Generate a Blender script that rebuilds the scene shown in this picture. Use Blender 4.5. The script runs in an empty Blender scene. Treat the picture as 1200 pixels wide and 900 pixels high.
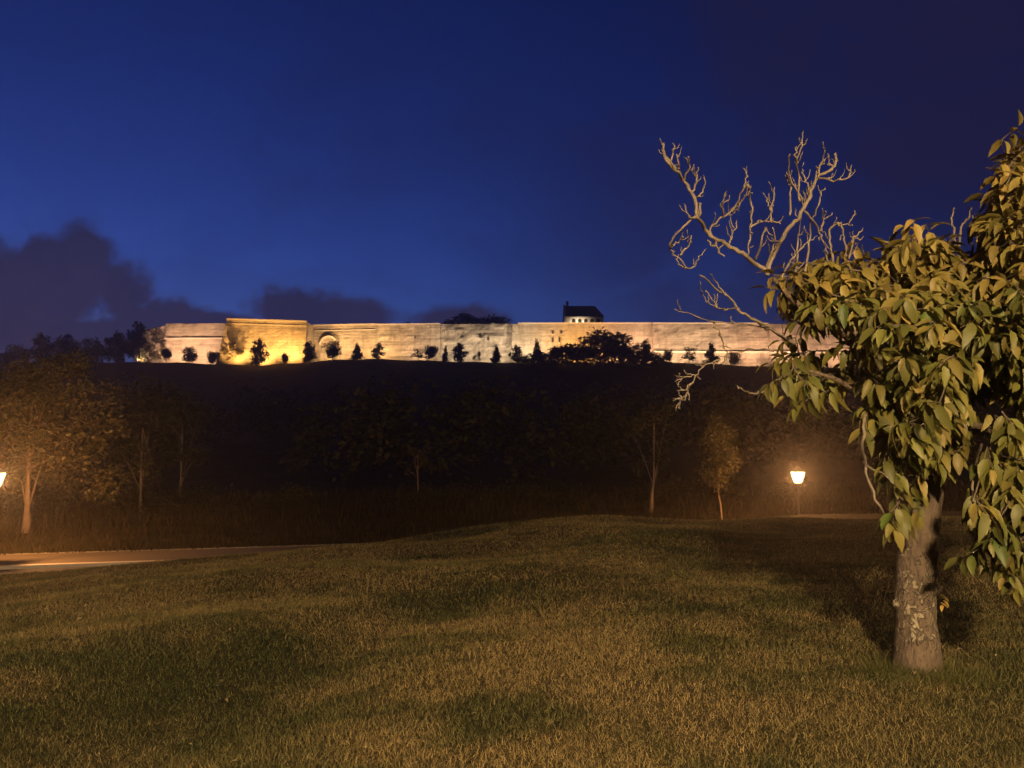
import bpy, bmesh, math, random
import numpy as np
from mathutils import Vector, Matrix, noise
random.seed(7); rng = np.random.default_rng(7)
R = math.radians
sc = bpy.context.scene; C = sc.collection

# ------------------------------------------------------------------ camera
EYE = Vector((0, 0, 1.6)); F = 930.0; PITCH = math.atan(70 / 930)
cam = bpy.data.cameras.new('camera'); camo = bpy.data.objects.new('camera', cam); C.objects.link(camo)
cam.sensor_width = 36; cam.lens = 36 * F / 1200; cam.clip_start = 0.05; cam.clip_end = 9000
camo.location = EYE; camo.rotation_euler = (R(90) + PITCH, 0, 0); sc.camera = camo

def at(u, v, Y):
    """point at forward distance Y seen at photo pixel (u, v) (1200 x 900)"""
    a = (u - 600) / F; b = (450 - v) / F; c, s = math.cos(PITCH), math.sin(PITCH)
    d = Vector((a, c - b * s, s + b * c))
    return EYE + d * (Y / d.y)

# ------------------------------------------------------------------ view + sky
vs = sc.view_settings; vs.view_transform = 'Standard'; vs.look = 'None'; vs.exposure = 0.0; vs.gamma = 1.0
vs.use_curve_mapping = False
sc.cycles.use_denoising = True
sc.cycles.max_bounces = 5; sc.cycles.diffuse_bounces = 2; sc.cycles.transparent_max_bounces = 6
sc.cycles.volume_bounces = 0; sc.cycles.sample_clamp_indirect = 8.0

W = bpy.data.worlds.new('World'); sc.world = W; W.use_nodes = True
class NT:
    def __init__(s, t): s.t = t
    def n(s, typ, **k):
        nd = s.t.nodes.new(typ)
        for a, b in k.items(): setattr(nd, a, b)
        return nd
    def put(s, sock, val):
        if isinstance(val, bpy.types.NodeSocket): s.t.links.new(val, sock)
        elif val is not None:
            if hasattr(sock, 'default_value') and isinstance(val, (tuple, list)) and len(val) == 3 and sock.type == 'RGBA': val = (*val, 1)
            sock.default_value = val
    def m(s, op, a, b=None, c=None, clamp=False):
        nd = s.n('ShaderNodeMath', operation=op); nd.use_clamp = clamp
        for i, q in enumerate((a, b, c)):
            if q is not None: s.put(nd.inputs[i], q)
        return nd.outputs[0]
    def mix(s, f, a, b, mode='MIX'):
        nd = s.n('ShaderNodeMix', data_type='RGBA', blend_type=mode)
        s.put(nd.inputs[0], f); s.put(nd.inputs[6], a); s.put(nd.inputs[7], b)
        return nd.outputs[2]
    def noise(s, vec, scale, detail=4, rough=.55, dist=0):
        nd = s.n('ShaderNodeTexNoise'); s.put(nd.inputs['Vector'], vec)
        nd.inputs['Scale'].default_value = scale; nd.inputs['Detail'].default_value = detail
        nd.inputs['Roughness'].default_value = rough; nd.inputs['Distortion'].default_value = dist
        return nd.outputs[0]
    def ramp(s, f, lo, hi, a=0.0, b=1.0):
        nd = s.n('ShaderNodeMapRange', interpolation_type='SMOOTHSTEP'); s.put(nd.inputs[0], f)
        for i, q in ((1, lo), (2, hi), (3, a), (4, b)): nd.inputs[i].default_value = q
        return nd.outputs[0]
    def scale(s, vec, sx, sy, sz):
        nd = s.n('ShaderNodeMapping'); s.put(nd.inputs['Vector'], vec); nd.inputs['Scale'].default_value = (sx, sy, sz)
        return nd.outputs[0]

def build_world():
    t = NT(W.node_tree); bg = W.node_tree.nodes['Background']
    sky = t.n('ShaderNodeTexSky', sky_type='NISHITA'); sky.sun_disc = False
    sky.sun_elevation = R(-5.15); sky.sun_rotation = R(-34); sky.dust_density = .25; sky.ozone_density = 3
    col = t.mix(1.0, sky.outputs[0], (3.15, 3.75, 5.9), 'MULTIPLY')
    # clouds: dark banks low over the horizon, by direction (azimuth, elevation in degrees)
    g = t.n('ShaderNodeTexCoord').outputs['Generated']
    sp = t.n('ShaderNodeSeparateXYZ'); t.put(sp.inputs[0], g)
    az = t.m('MULTIPLY', t.m('ARCTAN2', sp.outputs[0], sp.outputs[1]), 57.2958)
    el = t.m('MULTIPLY', t.m('ARCSINE', sp.outputs[2]), 57.2958)
    nz = t.noise(g, 11, 7, .62); nz2 = t.noise(g, 42, 6, .65)
    def blob(a0, e0, ra, re):
        x = t.m('DIVIDE', t.m('SUBTRACT', az, a0), ra); y = t.m('DIVIDE', t.m('SUBTRACT', el, e0), re)
        return t.m('SUBTRACT', 1.0, t.m('SQRT', t.m('ADD', t.m('MULTIPLY', x, x), t.m('MULTIPLY', y, y))))
    d = None
    for b in CLOUDS:
        q = blob(*b); d = q if d is None else t.m('MAXIMUM', d, q)
    d = t.m('MAXIMUM', d, -.7)
    dens = t.m('ADD', d, t.m('ADD', t.m('MULTIPLY', t.m('SUBTRACT', nz, .5), 1.3), t.m('MULTIPLY', t.m('SUBTRACT', nz2, .5), .8)))
    cm = t.ramp(dens, .0, .55)
    # thin veil, everywhere
    veil = t.ramp(t.noise(t.scale(g, 1, 1, 2.2), 2.1, 5, .6, .6), .42, .82, 0, .32)
    veil = t.m('ADD', veil, t.m('MULTIPLY', t.m('SUBTRACT', t.noise(g, 14, 5, .65), .5), .35), clamp=True)
    # a wide thin bank drifts over the eastern half of the sky
    east = t.m('MULTIPLY', t.ramp(az, -8, 26, 0, .85), t.ramp(az, 60, 120, 1, 0))
    east = t.m('MULTIPLY', east, t.ramp(t.noise(t.scale(g, 1, 1, 1.6), 3.2, 5, .6, .5), .3, .62))
    col = t.mix(east, col, (.0125, .0115, .047))
    ccol = t.mix(t.ramp(el, 5, 15), (.030, .024, .066), (.021, .019, .056))
    col = t.mix(veil, col, (.0115, .0105, .044))
    ccol = t.mix(1.0, ccol, t.mix(nz, (.55, .6, .7), (1.5, 1.45, 1.35)), 'MULTIPLY')
    col = t.mix(t.m('MULTIPLY', cm, .95), col, ccol)
    t.put(bg.inputs[0], col); bg.inputs[1].default_value = 1.0
CLOUDS = ((-32.5, 8.6, 8.5, 5.4), (-29.0, 11.6, 2.6, 3.4), (-31.0, 11.2, 2.2, 2.4), (-26.4, 9.6, 2.2, 2.6), (-23.6, 8.0, 5.5, 1.9), (-20.5, 8.3, 4.2, .9), (-44, 8, 9, 5), (-15.2, 9.3, 4.6, 2.2), (-11.8, 9.0, 4.2, 1.7), (-3.2, 8.6, 5.4, 1.7), (-30, 6.5, 12, 3))
build_world()

# ------------------------------------------------------------------ helpers
def link(o, parent=None):
    C.objects.link(o)
    if parent is not None: o.parent = parent
    return o
def tag(o, label, cat, group=None, kind=None):
    if label: o['label'] = label
    if cat: o['category'] = cat
    if group: o['group'] = group
    if kind: o['kind'] = kind
    return o
def thing(name, loc, label, cat, group=None, rz=0):
    o = bpy.data.objects.new(name, None); o.empty_display_size = .2
    o.location = loc; o.rotation_euler = (0, 0, rz); link(o); return tag(o, label, cat, group)
def mesh_np(name, V, T, material, smooth=False, col=None, n=3):
    """fast mesh from (N,3) verts and (M,n) faces; col = (N,3) point colours"""
    me = bpy.data.meshes.new(name); V = np.asarray(V, np.float32); T = np.asarray(T, np.int32)
    me.vertices.add(len(V)); me.vertices.foreach_set('co', V.ravel())
    me.loops.add(T.size); me.loops.foreach_set('vertex_index', T.ravel())
    me.polygons.add(len(T)); me.polygons.foreach_set('loop_start', np.arange(0, T.size, n, dtype=np.int32))
    if smooth: me.polygons.foreach_set('use_smooth', np.ones(len(T), bool))
    if col is not None:
        a = me.color_attributes.new('tint', 'FLOAT_COLOR', 'POINT')
        a.data.foreach_set('color', np.concatenate([np.asarray(col, np.float32), np.ones((len(V), 1), np.float32)], 1).ravel())
    me.update(calc_edges=True); me.validate()
    if material: me.materials.append(material)
    return me
def obj(name, me, parent=None, loc=None):
    o = bpy.data.objects.new(name, me); link(o, parent)
    if loc is not None: o.location = loc
    return o
class MB:
    """collects tubes, boxes, lathes"""
    def __init__(s): s.v = []; s.f = []
    def add(s, vs, fs):
        k = len(s.v); s.v += [tuple(p) for p in vs]; s.f += [[i + k for i in q] for q in fs]
    def box(s, x0, x1, y0, y1, z0, z1):
        s.hexa([(x0, y0, z0), (x1, y0, z0), (x1, y1, z0), (x0, y1, z0), (x0, y0, z1), (x1, y0, z1), (x1, y1, z1), (x0, y1, z1)])
    def hexa(s, p):
        s.add(p, [[3, 2, 1, 0], [4, 5, 6, 7], [0, 1, 5, 4], [1, 2, 6, 5], [2, 3, 7, 6], [3, 0, 4, 7]])
    def tube(s, pts, rad, n=6, cap=True):
        pts = [Vector(p) for p in pts]; m = len(pts); vs, fs = [], []
        ref = Vector((.3, .9, .2)).normalized()
        for i, p in enumerate(pts):
            d = (pts[min(i + 1, m - 1)] - pts[max(i - 1, 0)]); d = d.normalized() if d.length > 1e-9 else Vector((0, 0, 1))
            a = d.cross(ref)
            if a.length < .05: a = d.cross(Vector((1, 0, 0)))
            a.normalize(); b = d.cross(a)
            r = rad[i] if isinstance(rad, (list, tuple)) else rad
            for k in range(n):
                q = 2 * math.pi * k / n; vs.append(p + (a * math.cos(q) + b * math.sin(q)) * r)
        for i in range(m - 1):
            for k in range(n):
                k2 = (k + 1) % n; fs.append([i * n + k, i * n + k2, (i + 1) * n + k2, (i + 1) * n + k])
        if cap: fs += [list(range(n))[::-1], [(m - 1) * n + k for k in range(n)]]
        s.add(vs, fs)
    def lathe(s, prof, n=12, c=(0, 0, 0), rot=0):
        vs, fs = [], []
        for r, z in prof:
            for k in range(n):
                q = 2 * math.pi * k / n + rot; vs.append((c[0] + r * math.cos(q), c[1] + r * math.sin(q), c[2] + z))
        for i in range(len(prof) - 1):
            for k in range(n):
                k2 = (k + 1) % n; fs.append([i * n + k, i * n + k2, (i + 1) * n + k2, (i + 1) * n + k])
        fs += [list(range(n))[::-1], [(len(prof) - 1) * n + k for k in range(n)]]
        s.add(vs, fs)
    def mesh(s, name, material, smooth=False):
        me = bpy.data.meshes.new(name); me.from_pydata(s.v, [], s.f); me.update()
        if smooth:
            for p in me.polygons: p.use_smooth = True
        if material: me.materials.append(material)
        return me
    def build(s, name, material, parent=None, smooth=False, loc=None):
        return obj(name, s.mesh(name, material, smooth), parent, loc)
def catmull(pts, k=4):
    P = [Vector(p) for p in pts]; out = []
    for i in range(len(P) - 1):
        a, b, c, d = P[max(i - 1, 0)], P[i], P[i + 1], P[min(i + 2, len(P) - 1)]
        for j in range(k):
            t = j / k
            out.append(.5 * (2 * b + (c - a) * t + (2 * a - 5 * b + 4 * c - d) * t * t + (3 * b - a - 3 * c + d) * t ** 3))
    out.append(P[-1]); return out
def sstep(x, a, b):
    t = np.clip((x - a) / (b - a), 0, 1); return t * t * (3 - 2 * t)

# ------------------------------------------------------------------ materials
def mat(name, build):
    m = bpy.data.materials.new(name); m.use_nodes = True
    t = NT(m.node_tree); p = m.node_tree.nodes['Principled BSDF']; out = m.node_tree.nodes['Material Output']
    build(t, p, out); return m
def pos(t): return t.n('ShaderNodeNewGeometry').outputs['Position']
def bump(t, p, h, strength=.5, dist=.02):
    b = t.n('ShaderNodeBump'); t.put(b.inputs['Height'], h); b.inputs['Strength'].default_value = strength
    b.inputs['Distance'].default_value = dist; t.put(p.inputs['Normal'], b.outputs[0])
def plain(name, col, rough=.6, metal=0, vary=.3, scale=6):
    def f(t, p, o):
        nz = t.noise(pos(t), scale, 4)
        c = t.mix(nz, tuple(x * (1 - vary) for x in col), tuple(min(1, x * (1 + vary)) for x in col))
        t.put(p.inputs['Base Color'], c); p.inputs['Roughness'].default_value = rough; p.inputs['Metallic'].default_value = metal
        bump(t, p, t.noise(pos(t), scale * 5, 3), .25, .01)
    return mat(name, f)

def lawn_colour(t, P):
    a = t.noise(P, .22, 4, .6); b = t.noise(P, 1.1, 4, .6, .4); c = t.noise(t.scale(P, 1, 2.2, 1), .5, 3, .5)
    dry = t.ramp(t.m('ADD', t.m('MULTIPLY', a, .6), t.m('ADD', t.m('MULTIPLY', b, .55), t.m('MULTIPLY', c, .35))), .60, .86)
    sp = t.n('ShaderNodeSeparateXYZ'); t.put(sp.inputs[0], P)
    def light_shade_spot(x0, y0, rx, ry):
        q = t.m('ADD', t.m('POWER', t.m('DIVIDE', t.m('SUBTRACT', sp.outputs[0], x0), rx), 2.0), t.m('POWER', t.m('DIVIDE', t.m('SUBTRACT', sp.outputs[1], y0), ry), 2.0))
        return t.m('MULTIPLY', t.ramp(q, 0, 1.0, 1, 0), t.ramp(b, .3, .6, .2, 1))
    dry = t.m('ADD', dry, t.m('MULTIPLY', light_shade_spot(.3, 5.0, 1.6, 1.9), .42))  # dry patch that also paints the brighter lit lawn centre into the colour
    dry = t.m('SUBTRACT', dry, t.m('MULTIPLY', light_shade_spot(-2.6, 5.6, 1.9, 3.0), .4))  # shadow band on the left, painted in as darker, greener grass
    dry = t.m('SUBTRACT', dry, t.m('MULTIPLY', light_shade_spot(2.9, 4.6, 1.6, 2.2), .4), clamp=True)  # shade by the cherry tree, painted in as darker, greener grass
    return dry  # dryness, with the painted light and shade mixed in
def f_ground(t, p, o):
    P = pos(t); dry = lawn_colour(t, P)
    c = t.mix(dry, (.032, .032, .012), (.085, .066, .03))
    f = t.noise(P, 22, 5, .7); c = t.mix(t.ramp(f, .35, .7, 0, .75), c, (.014, .015, .006))
    f2 = t.noise(P, 60, 3, .7); c = t.mix(t.ramp(f2, .55, .75, 0, .6), c, (.13, .105, .05))
    t.put(p.inputs['Base Color'], c); p.inputs['Roughness'].default_value = .95; p.inputs['Specular IOR Level'].default_value = .1
    bump(t, p, t.m('ADD', f, t.m('MULTIPLY', f2, .6)), 1.0, .06)
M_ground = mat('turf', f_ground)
def f_blade(t, p, o):
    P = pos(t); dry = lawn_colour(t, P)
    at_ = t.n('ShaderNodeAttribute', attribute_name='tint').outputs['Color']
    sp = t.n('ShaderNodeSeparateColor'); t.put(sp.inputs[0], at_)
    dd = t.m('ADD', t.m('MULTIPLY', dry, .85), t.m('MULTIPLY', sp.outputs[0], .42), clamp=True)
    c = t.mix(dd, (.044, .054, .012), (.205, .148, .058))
    c = t.mix(1.0, c, t.mix(sp.outputs[1], (.45, .45, .45), (1.25, 1.25, 1.25)), 'MULTIPLY')
    t.put(p.inputs['Base Color'], c); p.inputs['Roughness'].default_value = .6; p.inputs['Specular IOR Level'].default_value = .25
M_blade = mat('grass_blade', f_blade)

def leafy(name, c0, c1, trans=.25, rough=.5, attr=True, spec=.35):
    def f(t, p, o):
        if attr:
            a = t.n('ShaderNodeAttribute', attribute_name='tint').outputs['Color']
            sp = t.n('ShaderNodeSeparateColor'); t.put(sp.inputs[0], a); c = t.mix(sp.outputs[0], c0, c1)
            c = t.mix(1.0, c, t.mix(sp.outputs[1], (.55, .55, .55), (1.2, 1.2, 1.2)), 'MULTIPLY')
        else: c = t.mix(t.noise(pos(t), 3, 3), c0, c1)
        t.put(p.inputs['Base Color'], c); p.inputs['Roughness'].default_value = rough; p.inputs['Specular IOR Level'].default_value = spec
        tr = t.n('ShaderNodeBsdfTranslucent'); t.put(tr.inputs[0], c)
        mx = t.n('ShaderNodeMixShader'); mx.inputs[0].default_value = trans
        t.put(mx.inputs[1], p.outputs[0]); t.put(mx.inputs[2], tr.outputs[0]); t.put(o.inputs[0], mx.outputs[0])
    return mat(name, f)
M_cherry = leafy('cherry_leaf', (.068, .098, .018), (.30, .205, .055), .25, .5)
M_leaf = leafy('tree_leaf', (.029, .034, .009), (.072, .050, .016), .2, .6)
M_dark = leafy('wood_leaf', (.018, .024, .010), (.045, .036, .016), .1, .8, spec=.1)
M_dry = leafy('verge_grass', (.020, .018, .008), (.062, .042, .019), .15, .8, spec=.1)
M_fallen = leafy('fallen_leaf', (.12, .075, .025), (.38, .30, .17), .1, .6)

def f_bark(t, p, o):
    P = pos(t); st = t.scale(P, 9, 9, 4)
    a = t.noise(st, 1.6, 6, .65, .8); b = t.noise(t.scale(P, 10, 10, 6), 1.5, 4, .6, 1.6); zz = t.n('ShaderNodeSeparateXYZ'); t.put(zz.inputs[0], P)
    c = t.mix(a, (.05, .036, .026), (.20, .148, .105))
    b2 = t.noise(P, 26, 3, .6, 1.2)
    low = t.m('ADD', t.ramp(zz.outputs[2], .62, 1.0, 0.0, -.16), t.ramp(zz.outputs[2], .0, .22, -.10, 0.0))
    low = t.m('ADD', low, t.ramp(zz.outputs[0], 2.72, 2.98, .05, -.05))
    li = t.ramp(t.m('ADD', t.m('ADD', t.m('MULTIPLY', b, .55), t.m('MULTIPLY', b2, .45)), low), .435, .52)
    c = t.mix(t.m('MULTIPLY', li, .8), c, t.mix(t.noise(P, 60, 2), (.20, .165, .11), (.36, .31, .22)))
    t.put(p.inputs['Base Color'], c); p.inputs['Roughness'].default_value = .9; p.inputs['Specular IOR Level'].default_value = .2
    bump(t, p, t.m('ADD', a, t.m('MULTIPLY', li, .6)), 1.0, .045)
M_bark = mat('cherry_bark', f_bark)
M_deadwood = plain('bare_wood', (.165, .13, .095), .85, 0, .5, 18)
M_twig = plain('twig_wood', (.10, .075, .052), .85, 0, .45, 18)
M_trunk = plain('tree_bark', (.14, .10, .07), .9, 0, .4, 5)
M_asphalt = plain('asphalt', (.024, .022, .021), 1.0, 0, .25, 9)
M_path = plain('path_earth', (.075, .058, .038), .9, 0, .25, 7)
M_kerb = plain('kerb_stone', (.36, .31, .25), .85, 0, .25, 4)
M_iron = plain('dark_iron', (.025, .027, .028), .45, .6, .3, 12)
M_post = plain('painted_post', (.10, .085, .07), .5, .3, .3, 12)
def emis(name, col, s):
    def f(t, p, o):
        p.inputs['Base Color'].default_value = (.8, .75, .65, 1); p.inputs['Roughness'].default_value = .3
        p.inputs['Emission Color'].default_value = (*col, 1); p.inputs['Emission Strength'].default_value = s
    return mat(name, f)
def f_lampglass(t, p, o):
    e = t.n('ShaderNodeEmission'); e.inputs[0].default_value = (1, .62, .34, 1); e.inputs[1].default_value = 9
    tr = t.n('ShaderNodeBsdfTransparent'); mx = t.n('ShaderNodeMixShader'); mx.inputs[0].default_value = .45
    t.put(mx.inputs[1], tr.outputs[0]); t.put(mx.inputs[2], e.outputs[0]); t.put(o.inputs[0], mx.outputs[0])
M_lamp = mat('lit_lantern_glass', f_lampglass)
M_bulb = emis('lamp_bulb', (1, .7, .45), 30)
M_lampw = emis('lit_street_lamp_glass', (1.0, .69, .36), 4900)
M_flood = emis('floodlight_glass', (1.0, .7, .35), 6)
def stone(name, c0, c1, dark=.5):
    def f(t, p, o):
        P = pos(t)
        br = t.n('ShaderNodeTexBrick'); cb = t.n('ShaderNodeCombineXYZ'); sp = t.n('ShaderNodeSeparateXYZ'); t.put(sp.inputs[0], P)
        t.put(cb.inputs[0], t.m('ADD', sp.outputs[0], sp.outputs[1])); t.put(cb.inputs[1], sp.outputs[2]); t.put(br.inputs['Vector'], cb.outputs[0])
        br.inputs['Scale'].default_value = 1.0; br.inputs['Brick Width'].default_value = .9; br.inputs['Row Height'].default_value = .42; br.inputs['Mortar Size'].default_value = .03
        br.inputs['Color1'].default_value = (*c0, 1); br.inputs['Color2'].default_value = (*c1, 1); br.inputs['Mortar'].default_value = (*[x * .55 for x in c0], 1)
        a = t.noise(P, .16, 5, .6); st = t.noise(t.scale(P, 1.1, 1.1, .10), 1.0, 4, .6); fine = t.noise(P, .75, 6, .72); lay = t.noise(t.scale(P, .07, .07, 1.5), 1.0, 5, .65)
        c = br.outputs[0]
        c = t.mix(t.ramp(a, .42, .62, 0, dark), c, tuple(x * .5 for x in c0))
        c = t.mix(t.ramp(st, .47, .66, 0, dark), c, tuple(x * .42 for x in c0))
        c = t.mix(t.ramp(lay, .49, .63, 0, dark), c, tuple(x * .40 for x in c1))
        c = t.mix(t.ramp(fine, .53, .66, 0, dark), c, tuple(x * .36 for x in c0))
        t.put(p.inputs['Base Color'], c); p.inputs['Roughness'].default_value = .95; p.inputs['Specular IOR Level'].default_value = .1
        bump(t, p, t.m('ADD', fine, t.m('MULTIPLY', br.outputs[1], -.6)), .8, .25)
    return mat(name, f)
M_stone = stone('rampart_stone', (.43, .37, .29), (.33, .29, .23), .7)
M_smooth = stone('ashlar_stone', (.46, .40, .31), (.40, .35, .27), .5)
M_rough = stone('weathered_stone', (.42, .37, .30), (.34, .30, .24), .85)
M_coping = plain('coping_stone', (.42, .38, .31), .9, 0, .3, 1.5)
M_plaster = plain('white_plaster', (.62, .58, .50), .9, 0, .15, 1.5)
M_slate = plain('slate_roof', (.045, .045, .05), .7, 0, .3, 2)
M_hole = plain('dark_opening', (.012, .011, .01), .9)

# ------------------------------------------------------------------ terrain
ROAD_Z = -2.15
WALL_X0, WALL_X1 = at(165, 425, 215).x, at(1030, 425, 215).x
def s_of(x, y): return y - (23.2 + .25 * x)
def zground(x, y):
    x = np.asarray(x, float); y = np.asarray(y, float)
    yy = np.clip(y, -30, 40)
    zl = -.62 * np.sign(yy) * (np.abs(yy) / 24) ** 1.35 * np.where(yy < 0, -.3, 1)
    zl = zl - 1.25 * sstep(-x, -3, 13.5) * np.clip(yy / 20.5, 0, 1.2) ** 1.2 - .03 * np.clip(-x - 14, 0, 60) * sstep(yy, 4, 20)
    zl = zl + .05 * np.sin(x * .55 + y * .31) * sstep(y, 5, 12) + .03 * np.sin(x * 1.3 - y * .9) + .05 * np.sin(y * 1.1 + x * .25) * sstep(y, 6, 12)
    # shallow swale across the near lawn and gentle uneven swells
    q = (x + 2.1) * .96 - (y - 6) * .27; zl = zl - .13 * np.exp(-(q / .75) ** 2) * sstep(y, 1.5, 3.5) * (1 - sstep(y, 8.5, 12))
    zl = zl + .035 * np.sin(x * .9 + 1.3 * np.sin(y * .6)) * sstep(y, 3, 6) + .03 * np.sin(y * 1.25 + 1.7 * np.sin(x * .45)) * sstep(y, 3, 6)
    s = s_of(x, y)
    z = zl + (ROAD_Z - zl) * sstep(s, .1, 2.2)
    z = np.where(s > 7.2, ROAD_Z + .1 + .75 * sstep(s, 7.2, 16) + .25 * sstep(s, 7.2, 9), z)
    # glacis
    brow = np.interp(x, [-130, -88, -66, -52, -45, -36, -9, 0, 45, 66, 88, 140], [22.6, 22.55, 21.7, 22.6, 23.25, 23.45, 22.6, 22.5, 22.4, 21.4, 21.2, 21.0]) + .1 * np.sin(x * .5)
    far = .9 + 2.2 * sstep(y, 45, 110)
    z = z + far * sstep(y, 42, 90)
    z = z + (brow - z) * np.clip((y - 112) / 92, 0, 1) ** 1.25 * (y > 112)
    z = np.where(y > 204, brow - .9 * sstep(y, 204, 208), z)
    inside = sstep(x, WALL_X0 + 3, WALL_X0 + 9) * sstep(-x, -(WALL_X1 - 3), -(WALL_X1 - 12))
    z = z + (33.0 - z) * inside * (y > 219.5) * (1 - sstep(y, 300, 420))
    z = np.where(y > 420, z + (18 - z) * sstep(y, 420, 800), z)
    return z
def zg(x, y): return float(zground(x, y))
def ground_hit(u, v):
    a = at(u, v, 1.0) - EYE; Y = .5
    while Y < 300:
        p = EYE + a * Y
        if p.z < zg(p.x, p.y): return p
        Y += .02
def axis(stops):
    out = [stops[0][0]]
    for (a, _), (b, st) in zip(stops, stops[1:]):
        n = max(1, round((b - a) / st)); out += list(np.linspace(a, b, n + 1)[1:])
    return np.array(out)
gx = axis([(-3500, 0), (-400, 300), (-130, 12), (-45, 2), (-18, .5), (18, .25), (45, .5), (130, 2), (400, 12), (3500, 300)])
gy = axis([(-800, 0), (-60, 80), (-15, 2), (2, .5), (14, .2), (42, .3), (110, 2), (204, 3), (222, .5), (300, 5), (900, 25), (5000, 400)])
GX, GY = np.meshgrid(gx, gy); GZ = zground(GX, GY)
nx, ny = len(gx), len(gy); idx = np.arange(nx * ny).reshape(ny, nx)
quads = np.stack([idx[:-1, :-1], idx[:-1, 1:], idx[1:, 1:], idx[1:, :-1]], -1).reshape(-1, 4)
g = obj('ground', mesh_np('ground', np.stack([GX, GY, GZ], -1).reshape(-1, 3), quads, M_ground, True, n=4)); g['kind'] = 'structure'

# road and footpath run along s (behind the lawn bank)
def strip(name, s0, s1, dz0, material, thick=None, x0=-90, x1=90):
    xs = np.arange(x0, x1 + .1, 1.0); mb = MB(); vs, fs = [], []
    m = 6 if thick is None else 2
    for x in xs:
        for k in range(m):
            s = s0 + (s1 - s0) * k / (m - 1); vs.append((x, 23.2 + .25 * x + s, ROAD_Z + dz0))
    n = len(xs)
    for i in range(n - 1):
        for k in range(m - 1): fs.append([i * m + k, (i + 1) * m + k, (i + 1) * m + k + 1, i * m + k + 1])
    if thick:
        b = len(vs); vs += [(p[0], p[1], p[2] - thick) for p in vs]
        for i in range(n - 1):
            fs.append([b + i * m, b + (i + 1) * m, (i + 1) * m, i * m]); fs.append([i * m + 1, (i + 1) * m + 1, b + (i + 1) * m + 1, b + i * m + 1])
    mb.add(vs, fs); o = mb.build(name, material); o['kind'] = 'structure'; return o
strip('road', 2.0, 4.5, .02, M_asphalt)
strip('kerb', 4.5, 4.72, .125, M_kerb, .25)
strip('path_edging', 7.3, 7.48, .14, plain('edging_stone', (.17, .14, .10)), .25)
strip('footpath', 4.72, 7.3, .115, M_path, .2)

# ------------------------------------------------------------------ grass blades
def blades(n, y0, y1, h0, h1, w0, power=1.0):
    t = rng.random(n); Y = y0 * (y1 / y0) ** (t ** power)
    X = (rng.random(n) * 2 - 1) * (.74 * Y + 1.2)
    ok = s_of(X, Y) < .5; X, Y = X[ok], Y[ok]; n = len(X)
    Z = zground(X, Y); h = h0 + (h1 - h0) * rng.random(n) ** 1.6
    w = w0 * (.7 + .6 * rng.random(n)) * np.maximum(1, Y / 5.0); h = h * np.maximum(1, (Y / 6) ** .35)
    az = rng.random(n) * 6.283; lean = .3 + 1.3 * rng.random(n); la = rng.random(n) * 6.283
    dx, dy = np.cos(az) * w, np.sin(az) * w
    tip = np.stack([X + np.cos(la) * lean * h, Y + np.sin(la) * lean * h, Z + h * np.sqrt(np.maximum(.08, 1 - .42 * lean ** 2))], -1)
    V = np.stack([np.stack([X - dx, Y - dy, Z - .005], -1), np.stack([X + dx, Y + dy, Z - .005], -1), tip], 1).reshape(-1, 3)
    col = np.repeat(np.stack([rng.random(n) ** 2, rng.random(n), rng.random(n)], -1), 3, 0)
    return V, np.arange(3 * n).reshape(-1, 3), col
V, T, Cc = blades(720000, 2.6, 24, .014, .048, .0026, .95)
_h = ground_hit(1075, 786); bx_, by_ = _h.x, _h.y - .05
Vb, Tb, Cb = blades(260000, 4.4, 6.6, .03, .13, .0028); d_ = np.hypot(Vb[::3, 0] - bx_, Vb[::3, 1] - by_); k_ = np.repeat((d_ < .5) & (rng.random(len(d_)) < np.clip(1.3 - d_ / .4, 0, 1)), 3)
Vb, Cb = Vb[k_], Cb[k_]; V = np.concatenate([V, Vb]); Cc = np.concatenate([Cc, Cb]); T = np.arange(len(V)).reshape(-1, 3)
o = obj('grass', mesh_np('grass', V, T, M_blade, col=Cc)); tag(o, 'short patchy green and straw grass of the open lawn', 'grass', kind='stuff')

# ------------------------------------------------------------------ leaf tools
def leaf_verts(L, Wd, droop, fold):
    ts = (.22, .5, .8); ws = (.78, 1.0, .55); P = [(0, 0, 0)]
    for t, w in zip(ts, ws):
        z = -droop * t * t * L
        P += [(t * L, -w * Wd, z + fold * w * Wd), (t * L, 0, z), (t * L, w * Wd, z + fold * w * Wd)]
    P.append((L, 0, -droop * L)); return np.array(P)
LEAF_T = np.array([[0, 1, 2], [0, 2, 3]] + [q for i in (0, 3) for q in ([1 + i, 4 + i, 5 + i], [1 + i, 5 + i, 2 + i], [2 + i, 5 + i, 6 + i], [2 + i, 6 + i, 3 + i])] + [[7, 10, 8], [8, 10, 9]])
def frame(d, n):
    d = d.normalized(); n = (n - d * n.dot(d))
    if n.length < 1e-3: n = d.orthogonal()
    n.normalize(); s = n.cross(d); return Matrix((d, s, n)).transposed()

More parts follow.
